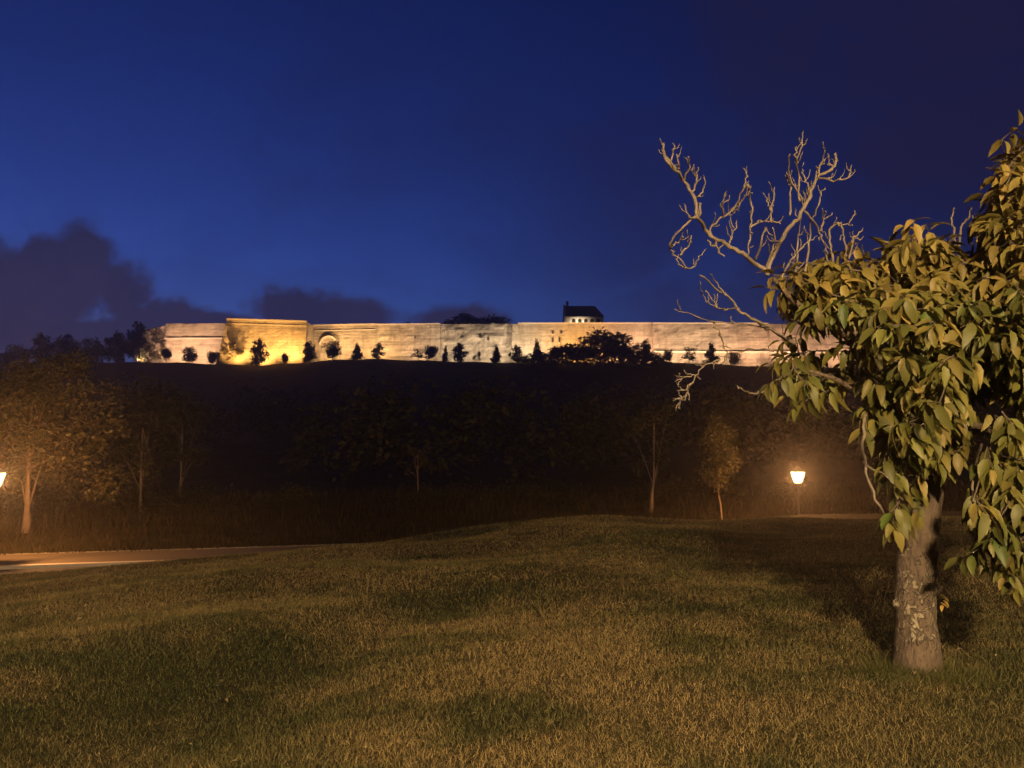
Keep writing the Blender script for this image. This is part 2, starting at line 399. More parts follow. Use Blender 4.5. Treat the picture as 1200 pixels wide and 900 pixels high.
def leaf_cards(P, size, up=.6, tints=None, aspect=.55, n_=None):
    """many small bent leaf faces (two triangles) at points P, mostly facing up / outward"""
    n = len(P); d = rng.normal(size=(n, 3)); d[:, 2] *= .6; d[:, 2] -= .25; d /= np.linalg.norm(d, axis=1, keepdims=True)
    q = rng.normal(size=(n, 3)) * .7 + np.array([0, 0, up]); sd = np.cross(q, d); sd /= np.linalg.norm(sd, axis=1, keepdims=True) + 1e-9
    nn = np.cross(d, sd); L = size * (.6 + .8 * rng.random((n, 1)))
    a = P; b = P + d * L; m1 = P + d * L * .5 + sd * L * aspect * .5 + nn * L * .12; m2 = P + d * L * .5 - sd * L * aspect * .5 + nn * L * .12
    V = np.stack([a, m1, b, m2], 1).reshape(-1, 3); k = np.arange(n)[:, None] * 4
    T = np.concatenate([k + [0, 1, 2], k + [0, 2, 3]], 0)
    c = np.stack([rng.random(n), rng.random(n), rng.random(n)], -1) if tints is None else tints
    return V, T, np.repeat(c, 4, 0)

# ------------------------------------------------------------------ generic trees
def crown_points(lobes, n, hollow=.45):
    w = np.array([l[3] * l[4] * l[5] for l in lobes]) ** .67; w /= w.sum(); out = []
    for l, c in zip(lobes, (w * n).astype(int) + 1):
        d = rng.normal(size=(c, 3)); d /= np.linalg.norm(d, axis=1, keepdims=True)
        r = (hollow + (1 - hollow) * rng.random((c, 1)) ** .6) * (1 + .13 * rng.normal(size=(c, 1)))
        out.append(np.array(l[:3]) + d * r * np.array(l[3:6]))
    return np.concatenate(out)
def tree_meshes(name, h, w, style, n, leaf, material, trunk_h=None, trunk_r=None, given=None):
    """crown + trunk meshes of a tree of height h and crown width w, base at the origin"""
    th = trunk_h if trunk_h is not None else .2 * h; ch = h - th; r = w / 2; lobes = []
    if style == 'round':
        for i in range(9):
            a = rng.random() * 6.283; k = .52 * r * rng.random() ** .5 * 1.1; z = th + ch * (.22 + .58 * rng.random()); sz = r * (.42 + .2 * rng.random())
            lobes.append((math.cos(a) * k, math.sin(a) * k, z, sz, sz, min(sz, ch * .3)))
        lobes.append((0, 0, th + ch * .5, r * .72, r * .72, ch * .46))
    elif style == 'cone':
        for i in range(10):
            t = i / 9; rr = r * (1 - .82 * t) * (.85 if i == 0 else 1); a = rng.random() * 6.283; k = rr * .35
            lobes.append((math.cos(a) * k, math.sin(a) * k, th + ch * (.1 + .84 * t), rr * .75, rr * .75, ch * .12))
    elif style == 'tall':
        for i in range(11):
            t = i / 10; rr = r * (.55 + .6 * math.sin(math.pi * min(1, t * .9 + .12))) * (1 - .25 * t); a = rng.random() * 6.283; k = rr * .45
            lobes.append((math.cos(a) * k, math.sin(a) * k, th + ch * (.08 + .86 * t), rr * .6, rr * .6, ch * .13))
    elif style == 'broad':
        for i in range(16):
            a = rng.random() * 6.283; k = r * .78 * rng.random() ** .5; z = th + ch * (.1 + .72 * rng.random() * (1 - .45 * (k / r) ** 2)); sz = r * (.24 + .16 * rng.random())
            lobes.append((math.cos(a) * k, math.sin(a) * k, z, sz, sz, sz * .75))
    elif style == 'sparse':
        for i in range(12):
            a = rng.random() * 6.283; k = r * .75 * rng.random() ** .5; z = th + ch * (.1 + .8 * rng.random()); sz = r * (.2 + .12 * rng.random())
            lobes.append((math.cos(a) * k, math.sin(a) * k, z, sz, sz, sz))
    if given: lobes = given
    P = crown_points(lobes, n); P = P[P[:, 2] > .02 * h]
    V, T, c = leaf_cards(P, leaf)
    crown = mesh_np(name + '_crown', V, T, material, col=c)
    mb = MB(); tr = trunk_r or .03 * h; lean = (rng.random(2) - .5) * .06 * h
    tp = [Vector((0, 0, -.15)), Vector((lean[0] * .3, lean[1] * .3, th * .5)), Vector((lean[0], lean[1], th)), Vector((lean[0] * 1.2, lean[1] * 1.2, th + ch * .7))]
    tp = catmull(tp, 3); mb.tube(tp, [tr * (1.25 - 1.0 * i / (len(tp) - 1)) for i in range(len(tp))], 7)
    for l in [q for q in lobes if q[2] > th + .12 * ch and math.hypot(q[0], q[1]) < .3 * w][:8]:
        a = tp[int(len(tp) * (.52 + .4 * rng.random()))]; b = Vector(l[:3]); mb.tube([a, (a * .5 + b * .5) + Vector((0, 0, .03 * h)), b], [tr * .26, tr * .17, tr * .06], 5)
    return crown, mb.mesh(name + '_trunk', M_trunk, True)
def tree(name, loc, label, cat, meshes, group=None, rz=None, sc_=1.0):
    o = thing(name, loc, label, cat, group, rng.random() * 6.283 if rz is None else rz); o.scale = (sc_,) * 3 if not isinstance(sc_, tuple) else sc_
    obj('trunk', meshes[1], o); obj('crown', meshes[0], o); return o

# ------------------------------------------------------------------ fortress wall
fort = thing('fortress_wall', (at(600, 425, 215).x, 215, 21.2), 'long floodlit stone rampart with a battered bastion along the hilltop', 'fortress wall')
FL = fort.location.copy()
def wall_part(name, u0, u1, vt0, vt1, Y, material, rough=.12, batter=1.2, thick=5, Yb=None, seed=0, side0=0.0, side1=0.0, bottom=19.5):
    """battered masonry block between photo columns u0..u1 with its top at rows vt0..vt1; Y may slope to Yb"""
    Yb = Y if Yb is None else Yb
    p0, p1 = at(u0, vt0, Y), at(u1, vt1, Yb); L = (Vector((p1.x - p0.x, p1.y - p0.y))).length
    nu = max(2, int(L / .8)); nv = 18; vs = []; fs = []
    for j in range(nv + 1):
        t = j / nv
        for i in range(nu + 1):
            k = i / nu; zt = p0.z + (p1.z - p0.z) * k; z = bottom + (zt - bottom) * t
            x = p0.x + (p1.x - p0.x) * k - side0 * (1 - t) * (1 - k) + side1 * (1 - t) * k; y = Y + (Yb - Y) * k - batter * (1 - t)
            r = rough * (noise.noise(Vector((x * .35 + seed, z * .6, seed))) + .6 * noise.noise(Vector((x * .9 + seed, z * 2.2, seed + 5))))
            edge = 0 if i in (0, nu) else 1
            top = rough * 1.1 * max(0, noise.noise(Vector((x * .5, seed, 2.)))) if j == nv else 0
            vs.append((x - FL.x, y + r * edge - FL.y, z + top - FL.z))
    for j in range(nv):
        for i in range(nu):
            a = j * (nu + 1) + i; fs.append([a, a + 1, a + nu + 2, a + nu + 1])
    # back, sides, top
    b = len(vs); w = nu + 1
    for k in (0, 1):
        p = p0 if k == 0 else p1; vs += [(p.x - FL.x + (-side0 if k == 0 else side1), p.y + thick - FL.y, bottom - FL.z), (p.x - FL.x, p.y + thick - FL.y, p.z - FL.z)]
    fs.append([w * j for j in range(nv + 1)] + [b + 1, b]); fs.append([w * j + nu for j in range(nv, -1, -1)] + [b + 2, b + 3])
    fs.append([nv * w + i for i in range(nu + 1)] + [b + 3, b + 1]); fs.append([b, b + 1, b + 3, b + 2])
    mb = MB(); mb.add(vs, fs); o = mb.build(name, material, fort); return o, p0, p1
def band(name, p0, p1, dz, h, proud, material=M_coping, deep=.5, parent=None):
    mb = MB(); L = []
    a, b = p0.copy(), p1.copy(); n = (Vector((b.x - a.x, b.y - a.y))).normalized(); out = Vector((n.y, -n.x, 0))
    q = []
    for z in (dz, dz + h):
        for p, s in ((a, proud), (b, proud), (b, -deep), (a, -deep)):
            v = p + out * s + Vector((0, 0, z)) - FL; q.append(tuple(v))
    mb.hexa(q); return mb.build(name, material, parent or fort)
o, a, b = wall_part('end_wall', 163, 196, 388, 381, 214.0, M_rough, .6, .8, 5, 215.2, seed=31)
o, a, b = wall_part('wall_section', 194.5, 264, 379.5, 379, 215, M_smooth, .18, 1.0, 5, seed=1)
band('string_course', a + Vector((0, -.45, 0)), b + Vector((0, -.45, 0)), -4.3, .35, .25)
o, ba, bb = wall_part('bastion', 266, 359.5, 374.6, 377.6, 207.5, M_smooth, .12, 1.6, 12, seed=2, side0=2.6, side1=.1)
band('coping', ba, bb, .02, .35, .35); band('string_course', ba, bb, -1.15, .28, .2)
o, a, b = wall_part('wall_section', 360, 440, 382, 380.5, 215, M_stone, .15, 1.0, 5, seed=3)
band('coping', a, b, .02, .3, .3); band('string_course', a + Vector((0, -.15, 0)), b + Vector((0, -.15, 0)), -1.5, .25, .16)
o, a, b = wall_part('wall_section', 440, 516, 380.8, 380, 214.6, M_stone, .25, 1.1, 5, seed=4)
band('coping', a, b, .02, .28, .25)
o, a, b = wall_part('wall_section', 516, 606, 380, 379.5, 215, M_rough, .45, 1.3, 5, seed=5)
o, a, b = wall_part('broken_parapet', 523, 594, 377.2, 378.6, 216.2, M_rough, .9, .3, 3, seed=6, bottom=33.2)
o, a, b = wall_part('buttress', 601, 607.5, 379.6, 379.6, 213.2, M_smooth, .1, 1.6, 4, seed=7, side0=.7)
o, a, b = wall_part('wall_section', 607, 690, 379.6, 379.3, 214.4, M_smooth, .12, .9, 5.2, seed=8)
band('coping', a, b, .02, .3, .25)
for u, v, w, h in ((648, 389, .55, .55), (658, 389, .55, .55), (648, 398, .4, 1.1), (656, 398, .4, 1.1), (486, 395, .4, .5), (563, 394, 1.0, .5), (541, 394, .7, .4), (572, 397, .6, .4), (700, 391, .4, .5), (860, 388, .5, .5), (870, 389, .5, .5)):
    p = at(u, v, 213.1); mb = MB(); x, y, z = p - FL
    # a recessed dark loophole in a stone surround
    y0 = {True: -.62 - 1.0 * (34.4 - p.z) / 13}[True]
    mb.box(x - w / 2, x + w / 2, y0 - .25, y0 + .6, z - h / 2, z + h / 2); mb.build('loophole', M_hole, fort)
o, a, b = wall_part('wall_section', 690, 765, 379.3, 379.2, 214.8, M_smooth, .15, 1.0, 5, seed=9)
band('coping', a, b, .02, .28, .25)
o, a, b = wall_part('wall_section', 764.5, 900, 379.3, 379.6, 213.6, M_stone, .28, 1.4, 6, seed=10)
band('coping', a, b, .02, .28, .25); band('string_course', a + Vector((0, -1.0, 0)), b + Vector((0, -1.0, 0)), -8.0, .4, .35)
o, a, b = wall_part('wall_section', 900, 1030, 379.6, 381, 213.4, M_stone, .25, 1.4, 6, 214.5, seed=11)
band('string_course', a + Vector((0, -1.0, 0)), b + Vector((0, -1.0, 0)), -8.0, .4, .35)
# blind arch on the curtain beside the bastion
c = at(385, 404, 213.9) - FL; mb = MB(); r0, r1 = 2.0, 2.5; n = 12; vs = []; fs = []
for i in range(n + 1):
    q = math.pi * i / n
    for r in (r0, r1):
        for yy in (-.25, .5): vs.append((c.x + math.cos(q) * r, c.y + yy, c.z + math.sin(q) * r))
for i in range(n):
    k = 4 * i; fs += [[k, k + 2, k + 6, k + 4], [k + 2, k + 3, k + 7, k + 6], [k, k + 4, k + 5, k + 1], [k + 1, k + 5, k + 7, k + 3]]
mb.add(vs, fs); mb.build('blind_arch', M_coping, fort)

# floodlights along the foot of the wall
def floodlight(u, Yw, colr, power, label, aim=9.0, off=5.5, spread=120, size=1.0):
    x = at(u, 425, Yw).x; y = Yw - off; z = zg(x, y)
    t = thing('floodlight', (x, y, z), label, 'floodlight', 'floodlights at the foot of the rampart')
    mb = MB(); mb.box(-.25, .25, -.03, .03, 0, .04); mb.box(-.24, -.2, -.03, .03, .03, .36); mb.box(.2, .24, -.03, .03, .03, .36); mb.build('bracket', M_iron, t)
    mb = MB(); d = math.atan2(aim, off); M = Matrix.Rotation(d, 4, 'X')
    b = MB(); b.hexa([(-.13, -.16, -.1), (.13, -.16, -.1), (.19, .1, -.15), (-.19, .1, -.15), (-.13, -.16, .1), (.13, -.16, .1), (.19, .1, .15), (-.19, .1, .15)])
    b.v = [tuple(M @ Vector(p) + Vector((0, 0, .35))) for p in b.v]; b.build('housing', M_iron, t)
    b = MB(); b.box(-.17, .17, .102, .112, -.13, .13); b.v = [tuple(M @ Vector(p) + Vector((0, 0, .35))) for p in b.v]; b.build('lens', M_flood, t)
    l = bpy.data.lights.new('flood_beam', 'SPOT'); l.energy = power; l.color = colr; l.spot_size = R(spread); l.spot_blend = 1.0; l.shadow_soft_size = .12
    lo = bpy.data.objects.new('flood_beam', l); link(lo, t); lo.location = (M @ Vector((0, .2, 0))) + Vector((0, 0, .35))
    lo.rotation_euler = Vector((0, math.cos(d), math.sin(d))).to_track_quat('-Z', 'Y').to_euler()
PINK, AMB, TAN, WHT, ORG, PAL = (1, .56, .33), (1, .49, .12), (1, .58, .24), (1, .74, .48), (1, .50, .14), (1, .63, .37)
K = 2.3
for u, Y, cl, pw, lab in (
    (180, 214, PAL, 3200, 'small floodlight below the ivy covered end of the rampart'),
    (210, 215, PINK, 8200, 'small floodlight below the pale pink wall near its ivy covered end'),
    (240, 215, PINK, 8200, 'small floodlight below the pale pink wall near the bastion'),
    (280, 207.5, AMB, 9500, 'small floodlight below the sloping corner of the bastion'),
    (312, 207.5, AMB, 10500, 'small floodlight below the middle of the bastion'),
    (345, 207.5, AMB, 10500, 'small floodlight below the square corner of the bastion'),
    (388, 215, TAN, 7200, 'small floodlight below the blind arch'),
    (420, 215, TAN, 7200, 'small floodlight below the tan wall beyond the blind arch'),
    (452, 215, TAN, 8200, 'small floodlight below the tan wall before the weathered stretch'),
    (492, 215, PAL, 5200, 'small floodlight below the dim streaked wall'),
    (536, 215, WHT, 5200, 'small floodlight below the broken parapet'),
    (578, 215, WHT, 6800, 'small floodlight below the weathered wall near the buttress'),
    (622, 214.4, WHT, 8200, 'small floodlight below the pale wall beside the buttress'),
    (662, 214.4, ORG, 8200, 'small floodlight below the loopholes'),
    (690, 214.8, ORG, 7000, 'small floodlight below the house on the rampart'),
    (728, 214.8, PINK, 8200, 'small floodlight behind the great bush'),
    (755, 214.8, PINK, 7000, 'small floodlight below the vertical wall joint'),
    (795, 213.6, PAL, 8200, 'small floodlight below the wall with the low ledge'),
    (835, 213.6, PAL, 8200, 'small floodlight behind the conical tree'),
    (876, 213.6, PINK, 8200, 'small floodlight beyond the conical tree'),
    (925, 213.5, PINK, 8200, 'small floodlight behind the leafy cherry tree'),
    (980, 214, PINK, 7200, 'small floodlight near the hidden end of the rampart')):
    floodlight(u, Y, cl, pw * K, lab, off=6.0 if Y < 210 else 8.5)

# house on the rampart
hx, hy = at(663, 380, 224).x, 224.0; hz = 33.0; hx1 = at(706.5, 380, 224).x; Lh = hx1 - hx; zt = at(680, 370.6, 224).z - hz; zr = at(680, 358.5, 226.5).z - hz
house = thing('house', (hx, hy, hz), 'white house with dark slate roof standing on top of the rampart', 'house')
mb = MB(); mb.box(0, Lh, 0, 5.0, -.3, zt); mb.build('wall', M_plaster, house)
mb = MB(); e = .35; xr = Lh - 2.0
mb.add([(-.05, -e, zt), (Lh + e, -e, zt), (Lh + e, 5 + e, zt), (-.05, 5 + e, zt), (-.05, 2.5, zr), (xr, 2.5, zr), (-.05, -e, zt - .12), (Lh + e, -e, zt - .12), (Lh + e, 5 + e, zt - .12), (-.05, 5 + e, zt - .12)],
       [[0, 1, 5, 4], [1, 2, 5], [2, 3, 4, 5], [3, 0, 4], [6, 7, 1, 0], [7, 8, 2, 1], [8, 9, 3, 2], [9, 6, 0, 3], [9, 8, 7, 6]])
ro = mb.build('roof', M_slate, house)
mb = MB(); mb.box(-.5, -.06, -.2, 5.2, -.3, zt + .2); mb.add([(-.5, -.2, zt + .2), (-.06, -.2, zt + .2), (-.06, 5.2, zt + .2), (-.5, 5.2, zt + .2), (-.5, 2.5, zr + .35), (-.06, 2.5, zr + .35)], [[0, 1, 5, 4], [2, 3, 4, 5], [1, 2, 5], [3, 0, 4]]); mb.build('gable', M_plaster, house)
mb = MB(); mb.box(.25, .95, 2.1, 2.9, zr - .8, zr + .95); mb.box(.18, 1.02, 2.03, 2.97, zr + .95, zr + 1.1); mb.lathe([(.16, 0), (.13, .5)], 8, (.6, 2.5, zr + 1.1)); mb.build('chimney', M_slate, ro)
mb = MB(); mb.box(0, Lh + .2, -.12, 0, zt - .5, zt - .16); mb.build('cornice', M_plaster, house)
for i in range(5):
    x = 2.3 + i * 1.72; mb = MB(); z0, z1 = .15, zt - .75; mb.box(x - .5, x + .5, -.03, .03, z0, z1 - .3); n = 8
    vs = [(x + .5 * math.cos(math.pi * k / n), yy, z1 - .3 + .3 * math.sin(math.pi * k / n)) for yy in (-.03, .03) for k in range(n + 1)]
    mb.add(vs, [list(range(n + 1)), list(range(n + 1, 2 * n + 2))[::-1]]); w_ = mb.build('window', M_hole, house)
    mb = MB(); mb.box(x - .56, x + .56, -.1, .0, z0 - .12, z0 - .01); mb.build('sill', M_plaster, w_)
mb = MB(); mb.box(Lh - .5, Lh + .1, -.1, .5, -.3, zt - .16); mb.build('corner_pier', M_plaster, house)
x = at(680, 380, 219).x
t = thing('floodlight', (x, 221.0, 33.6), 'small floodlight on top of the rampart before the white house', 'floodlight', None)
mb = MB(); mb.box(-.2, .2, -.15, .15, -.1, .1); mb.build('housing', M_iron, t); mb = MB(); mb.box(-.17, .17, .151, .16, -.08, .08); mb.build('lens', M_flood, t)
l = bpy.data.lights.new('flood_beam', 'SPOT'); l.energy = 5000; l.color = WHT; l.spot_size = R(130); l.spot_blend = 1; l.shadow_soft_size = .1
lo = bpy.data.objects.new('flood_beam', l); link(lo, t); lo.location = (0, .25, .1); lo.rotation_euler = Vector((0, 1, .12)).to_track_quat('-Z', 'Y').to_euler()

# ------------------------------------------------------------------ trees in front of the wall
PX = 930 / 206.0
VAR = {}
for st, hh, ww in (('round', 5, 5), ('tall', 6, 4.4), ('cone', 6, 4.6), ('sparse', 5, 5), ('broad', 8, 9)):
    for k in range(3 if st == 'round' else 2):
        VAR[st, k] = tree_meshes('hill_tree', hh, ww, st, {'sparse': 480, 'broad': 2600}.get(st, 1500), {'sparse': .45, 'broad': .55}.get(st, .45), M_dark, trunk_h={'round': .95, 'tall': .8, 'cone': .6, 'sparse': 1.1, 'broad': .6}[st], trunk_r=.13)
DIM = {'round': (5, 5), 'tall': (6, 4.4), 'cone': (6, 4.6), 'sparse': (5, 5), 'broad': (8, 9)}
GR = 'dark trees along the foot of the rampart'
def hill_tree(u, vb, vt, wpx, st, k, label, Y=201.0, name='hill_tree', cat='tree', group=GR):
    p = at(u, vb, Y); z = zg(p.x, Y); top = at(u, vt, Y).z; h = max(1.0, top - z); w = wpx * Y / 930
    H, Wd = DIM[st]; tree(name, (p.x, Y, z), label, cat, VAR[st, k], group, None, (w / Wd, w / Wd, h / H))
for a in (
    (195, 425, 407, 14, 'round', 0, 'small dark tree beside the ivy covered end of the rampart'),
    (222, 425, 407, 23, 'round', 1, 'broad round dark tree against the pale pink wall'),
    (249, 425, 411, 17, 'round', 2, 'low dark bushy tree between the pink wall and the bastion'),
    (303, 429, 398, 24, 'tall', 0, 'tallest dark tree standing before the amber bastion', 197.5),
    (334, 427, 413, 10, 'round', 0, 'tiny dark tree alone before the amber bastion', 198.0),
    (362, 425, 401, 19, 'tall', 1, 'dark tree at the shaded flank of the bastion'),
    (389, 424, 400, 22, 'round', 1, 'round dark tree under the blind arch'),
    (418, 424, 403, 21, 'cone', 0, 'peaked dark tree before the tan wall beyond the arch'),
    (443, 424, 402, 16, 'tall', 0, 'narrow dark tree at the brightest foot of the tan wall'),
    (504, 425, 404, 20, 'round', 2, 'round dark tree before the dim streaked wall'),
    (522, 425, 406, 12, 'cone', 1, 'slim pointed dark tree between two rounder trees'),
    (540, 426, 402, 21, 'tall', 1, 'tall dome shaped dark tree below the broken parapet'),
    (581, 425, 405, 18, 'cone', 0, 'open crowned dark tree near the stone buttress'),
    (605, 428, 405, 19, 'tall', 0, 'dark tree at the foot of the stone buttress'),
    (629, 428, 398, 18, 'cone', 1, 'pointed dark tree before the pale wall by the buttress'),
    (652, 428, 406, 18, 'round', 0, 'rounded dark bush under the loopholes'),
    (757, 425, 398, 15, 'tall', 1, 'dark dome shaped tree at the vertical wall joint'),
    (784, 428, 409, 12, 'round', 2, 'small dark tree right beside the bright foot of the ledged wall'),
    (808, 430, 405, 22, 'sparse', 0, 'thin see-through tree before the ledged wall'),
    (834, 431, 402, 22, 'cone', 0, 'conical dark tree before the ledged wall'),
    (861, 431, 413, 19, 'round', 1, 'low round dark tree past the conical tree')):
    hill_tree(*a)
hill_tree(558, 426, 412, 14, 'sparse', 1, 'brownish thin shrub between dark trees below the broken parapet', 203, 'shrub', 'shrub')
hill_tree(490, 426, 408, 20, 'sparse', 0, 'thin dim shrub at the foot of the streaked wall', 203, 'shrub', 'shrub')
DIM['ivy'] = (7, 5); VAR['ivy', 0] = tree_meshes('lit_shrub', 7, 5, 'sparse', 620, .42, M_leaf, trunk_h=.5, trunk_r=.1)
hill_tree(272, 429, 398, 27, 'ivy', 0, 'floodlit yellowish shrub at the sloping corner of the bastion', 205.2, 'shrub', 'shrub', None)
hill_tree(180, 427, 384, 26, 'ivy', 0, 'pale floodlit climbing shrub on the ragged end of the rampart', 211.2, 'shrub', 'shrub', None)
# the great bush mass in front of the wall centre
for u, vb, vt, w, st, k, Y, lab in ((705, 436, 380, 88, 'broad', 0, 198, 'biggest dark bushy tree hiding the wall below the house'), (668, 440, 397, 70, 'broad', 1, 196, 'dark bushy tree sloping down from the biggest one towards the loopholes'),
                                    (738, 440, 396, 64, 'broad', 1, 196, 'dark bushy tree between the biggest one and the vertical wall joint'), (768, 440, 411, 46, 'broad', 0, 196, 'low dark bushy tree below the vertical wall joint'),
                                    (632, 440, 409, 60, 'broad', 0, 196, 'low dark bushy tree in front of the stone buttress')):
    hill_tree(u, vb, vt, w, st, k, lab, Y, 'bushy_tree', 'tree', 'bushy trees on the brow of the hill')
# behind the wall
for u, vb, vt, w, Y, lab in ((545, 385, 362, 62, 240, 'dark tree mound rising behind the broken parapet'), (578, 385, 366, 52, 242, 'lower dark tree mound behind the wall towards the buttress'), (478, 385, 375, 26, 238, 'dark bush just showing over the streaked wall')):
    p = at(u, vb, Y); z = 33.0; h = at(u, vt, Y).z - z; ww = w * Y / 930; tree('rampart_tree', (p.x, Y, z), lab, 'tree', VAR['broad', 0], 'trees behind the rampart', None, (ww / 9, ww / 9, h / 8))
# skyline trees at the left end of the hill
for i, (u, vt, w, st, k, Y, lab) in enumerate(((-20, 402, 46, 'broad', 0, 190, 'dark hill tree far behind the lit lamp and the broad orange tree'), (18, 398, 40, 'broad', 1, 192, 'dark skyline tree farthest along the hilltop from the rampart end but one'), (48, 392, 30, 'tall', 0, 196, 'tall narrow skyline tree in the row beyond the ivy covered rampart end'),
        (78, 386, 38, 'broad', 0, 194, 'highest crowned skyline tree in the row beyond the ivy covered rampart end'), (108, 390, 34, 'broad', 1, 198, 'flat topped skyline tree in the row beyond the ivy covered rampart end'), (136, 384, 34, 'broad', 0, 200, 'dark skyline tree second from the ivy covered wall end'), (160, 378, 30, 'tall', 1, 206, 'dark skyline tree touching the ivy covered wall end'))):
    hill_tree(u, 430, vt, w, st, k, lab, Y, 'skyline_tree', 'tree', 'skyline trees beyond the ivy covered rampart end')

# ------------------------------------------------------------------ dark wood in the dip and on the slope
pts = []
for i in range(330):
    Y = 46 + 115 * rng.random() ** 1.1; X = (rng.random() * 2 - 1) * (.85 * Y + 12); z = zg(X, Y)
    lim = EYE.z + Y * ((520 - 436) / 930); h = min(4.5 + 5 * rng.random(), lim - z - .3)
    if h < 1.2: h = 1.2
    r = h * (.3 + .2 * rng.random()); lob = []
    for k in range(6):
        a = rng.random() * 6.283; q = r * .6 * rng.random() ** .5; lob.append((X + math.cos(a) * q, Y + math.sin(a) * q, z + h * (.25 + .55 * rng.random()), r * .6, r * .6, h * .22))
    pts.append(crown_points(lob, int(300 * max(.5, min(1.5, 70 / Y))), .4))
P = np.concatenate(pts); P = P[P[:, 2] > zground(P[:, 0], P[:, 1])]
V, T, c = leaf_cards(P, .42); o = obj('woodland', mesh_np('woodland', V, T, M_dark, col=c))
tag(o, 'dark wood filling the dip and slope below the rampart', 'woodland', kind='stuff')

# verge of rough grass and brush behind the footpath
n = 60000; S = 7.3 + 12 * rng.random(n) ** 1.7; X = (rng.random(n) * 2 - 1) * 40; Y = 23.2 + .25 * X + S; Z = zground(X, Y); h = (.10 + .32 * rng.random(n) ** 2) * (1 + .8 * sstep(S, 8.5, 12)); a = rng.random(n) * 6.283; w = .012 + .012 * rng.random(n)
ln = rng.normal(size=(n, 2)) * .35 * h[:, None]
V = np.stack([np.stack([X - np.cos(a) * w, Y - np.sin(a) * w, Z - .02], -1), np.stack([X + np.cos(a) * w, Y + np.sin(a) * w, Z - .02], -1), np.stack([X + ln[:, 0], Y + ln[:, 1], Z + h], -1)], 1).reshape(-1, 3)
c = np.repeat(np.stack([rng.random(n), rng.random(n), rng.random(n)], -1), 3, 0)
o = obj('verge_grass', mesh_np('verge_grass', V, np.arange(3 * n).reshape(-1, 3), M_dry, col=c)); tag(o, 'tall rough dry grass on the verge behind the footpath', 'grass', kind='stuff')
pts = []
for i in range(120):
    X = (rng.random() * 2 - 1) * 38; S = 12 + 7 * rng.random(); Y = 23.2 + .25 * X + S; z = zg(X, Y); r = .5 + .5 * rng.random()
    pts.append(crown_points([(X, Y, z + r * .5, r, r * .8, r * .7), (X + .6, Y, z + r * .4, r * .7, r * .6, r * .6)], 220, .4))
P = np.concatenate(pts); V, T, c = leaf_cards(P, .13); o = obj('undergrowth', mesh_np('undergrowth', V, T, M_dark, col=c)); tag(o, 'low dark undergrowth along the edge of the wood', 'undergrowth', kind='stuff')

# ------------------------------------------------------------------ verge trees
def verge_tree(u, Y, vt, wpx, style, n, leaf, material, label, trunk_v, tr, name='verge_tree', group=None, lob=None):
    p = at(u, 600, Y); z = zg(p.x, Y); h = at(u, vt, Y).z - z; w = wpx * Y / 930; th = at(u, trunk_v, Y).z - z
    k = Y / 930; g_ = [((a - u) * k, d, at(u, b, Y).z - z, r * k, r * k, r * k * .8) for a, b, r, d in lob] if lob else None
    tree(name, (p.x, Y, z - .02), label, 'tree', tree_meshes(name, h, w, style, n, leaf, material, max(.3, th), tr, g_), group, 0.0)
verge_tree(32, 29, 408, 215, 'broad', 15000, .15, M_leaf, 'broad leafy tree glowing orange beside the lit lamp on the verge', 585, .14, lob=[(45, 520, 42, 0), (15, 455, 42, .4), (60, 445, 40, -.3), (98, 470, 34, .5), (40, 490, 46, -.6), (92, 520, 36, -.5), (126, 562, 22, .2), (62, 555, 32, .8), (5, 545, 40, .6), (-35, 480, 60, 0), (125, 500, 20, 0), (108, 575, 22, .6), (75, 425, 22, .3), (-30, 555, 45, .3)])
verge_tree(165, 33, 470, 90, 'sparse', 1500, .15, M_dark, 'thin dim tree behind the footpath next to the broad orange tree', 575, .08)
verge_tree(210, 40, 470, 80, 'sparse', 1200, .16, M_dark, 'faint slender trunked tree at the wood edge beyond the road bend', 560, .08)
verge_tree(490, 38, 520, 40, 'sparse', 600, .12, M_leaf, 'small dim sapling at the edge of the wood behind the lawn', 560, .04, 'sapling')
verge_tree(763, 36, 470, 75, 'sparse', 1300, .15, M_dark, 'tree with a bare pale trunk and dim crown on the verge', 558, .09)
verge_tree(846, 34, 487, 56, 'tall', 3600, .13, M_leaf, 'young upright green tree on the verge near the lit lamp', 572, .045, 'young_tree')

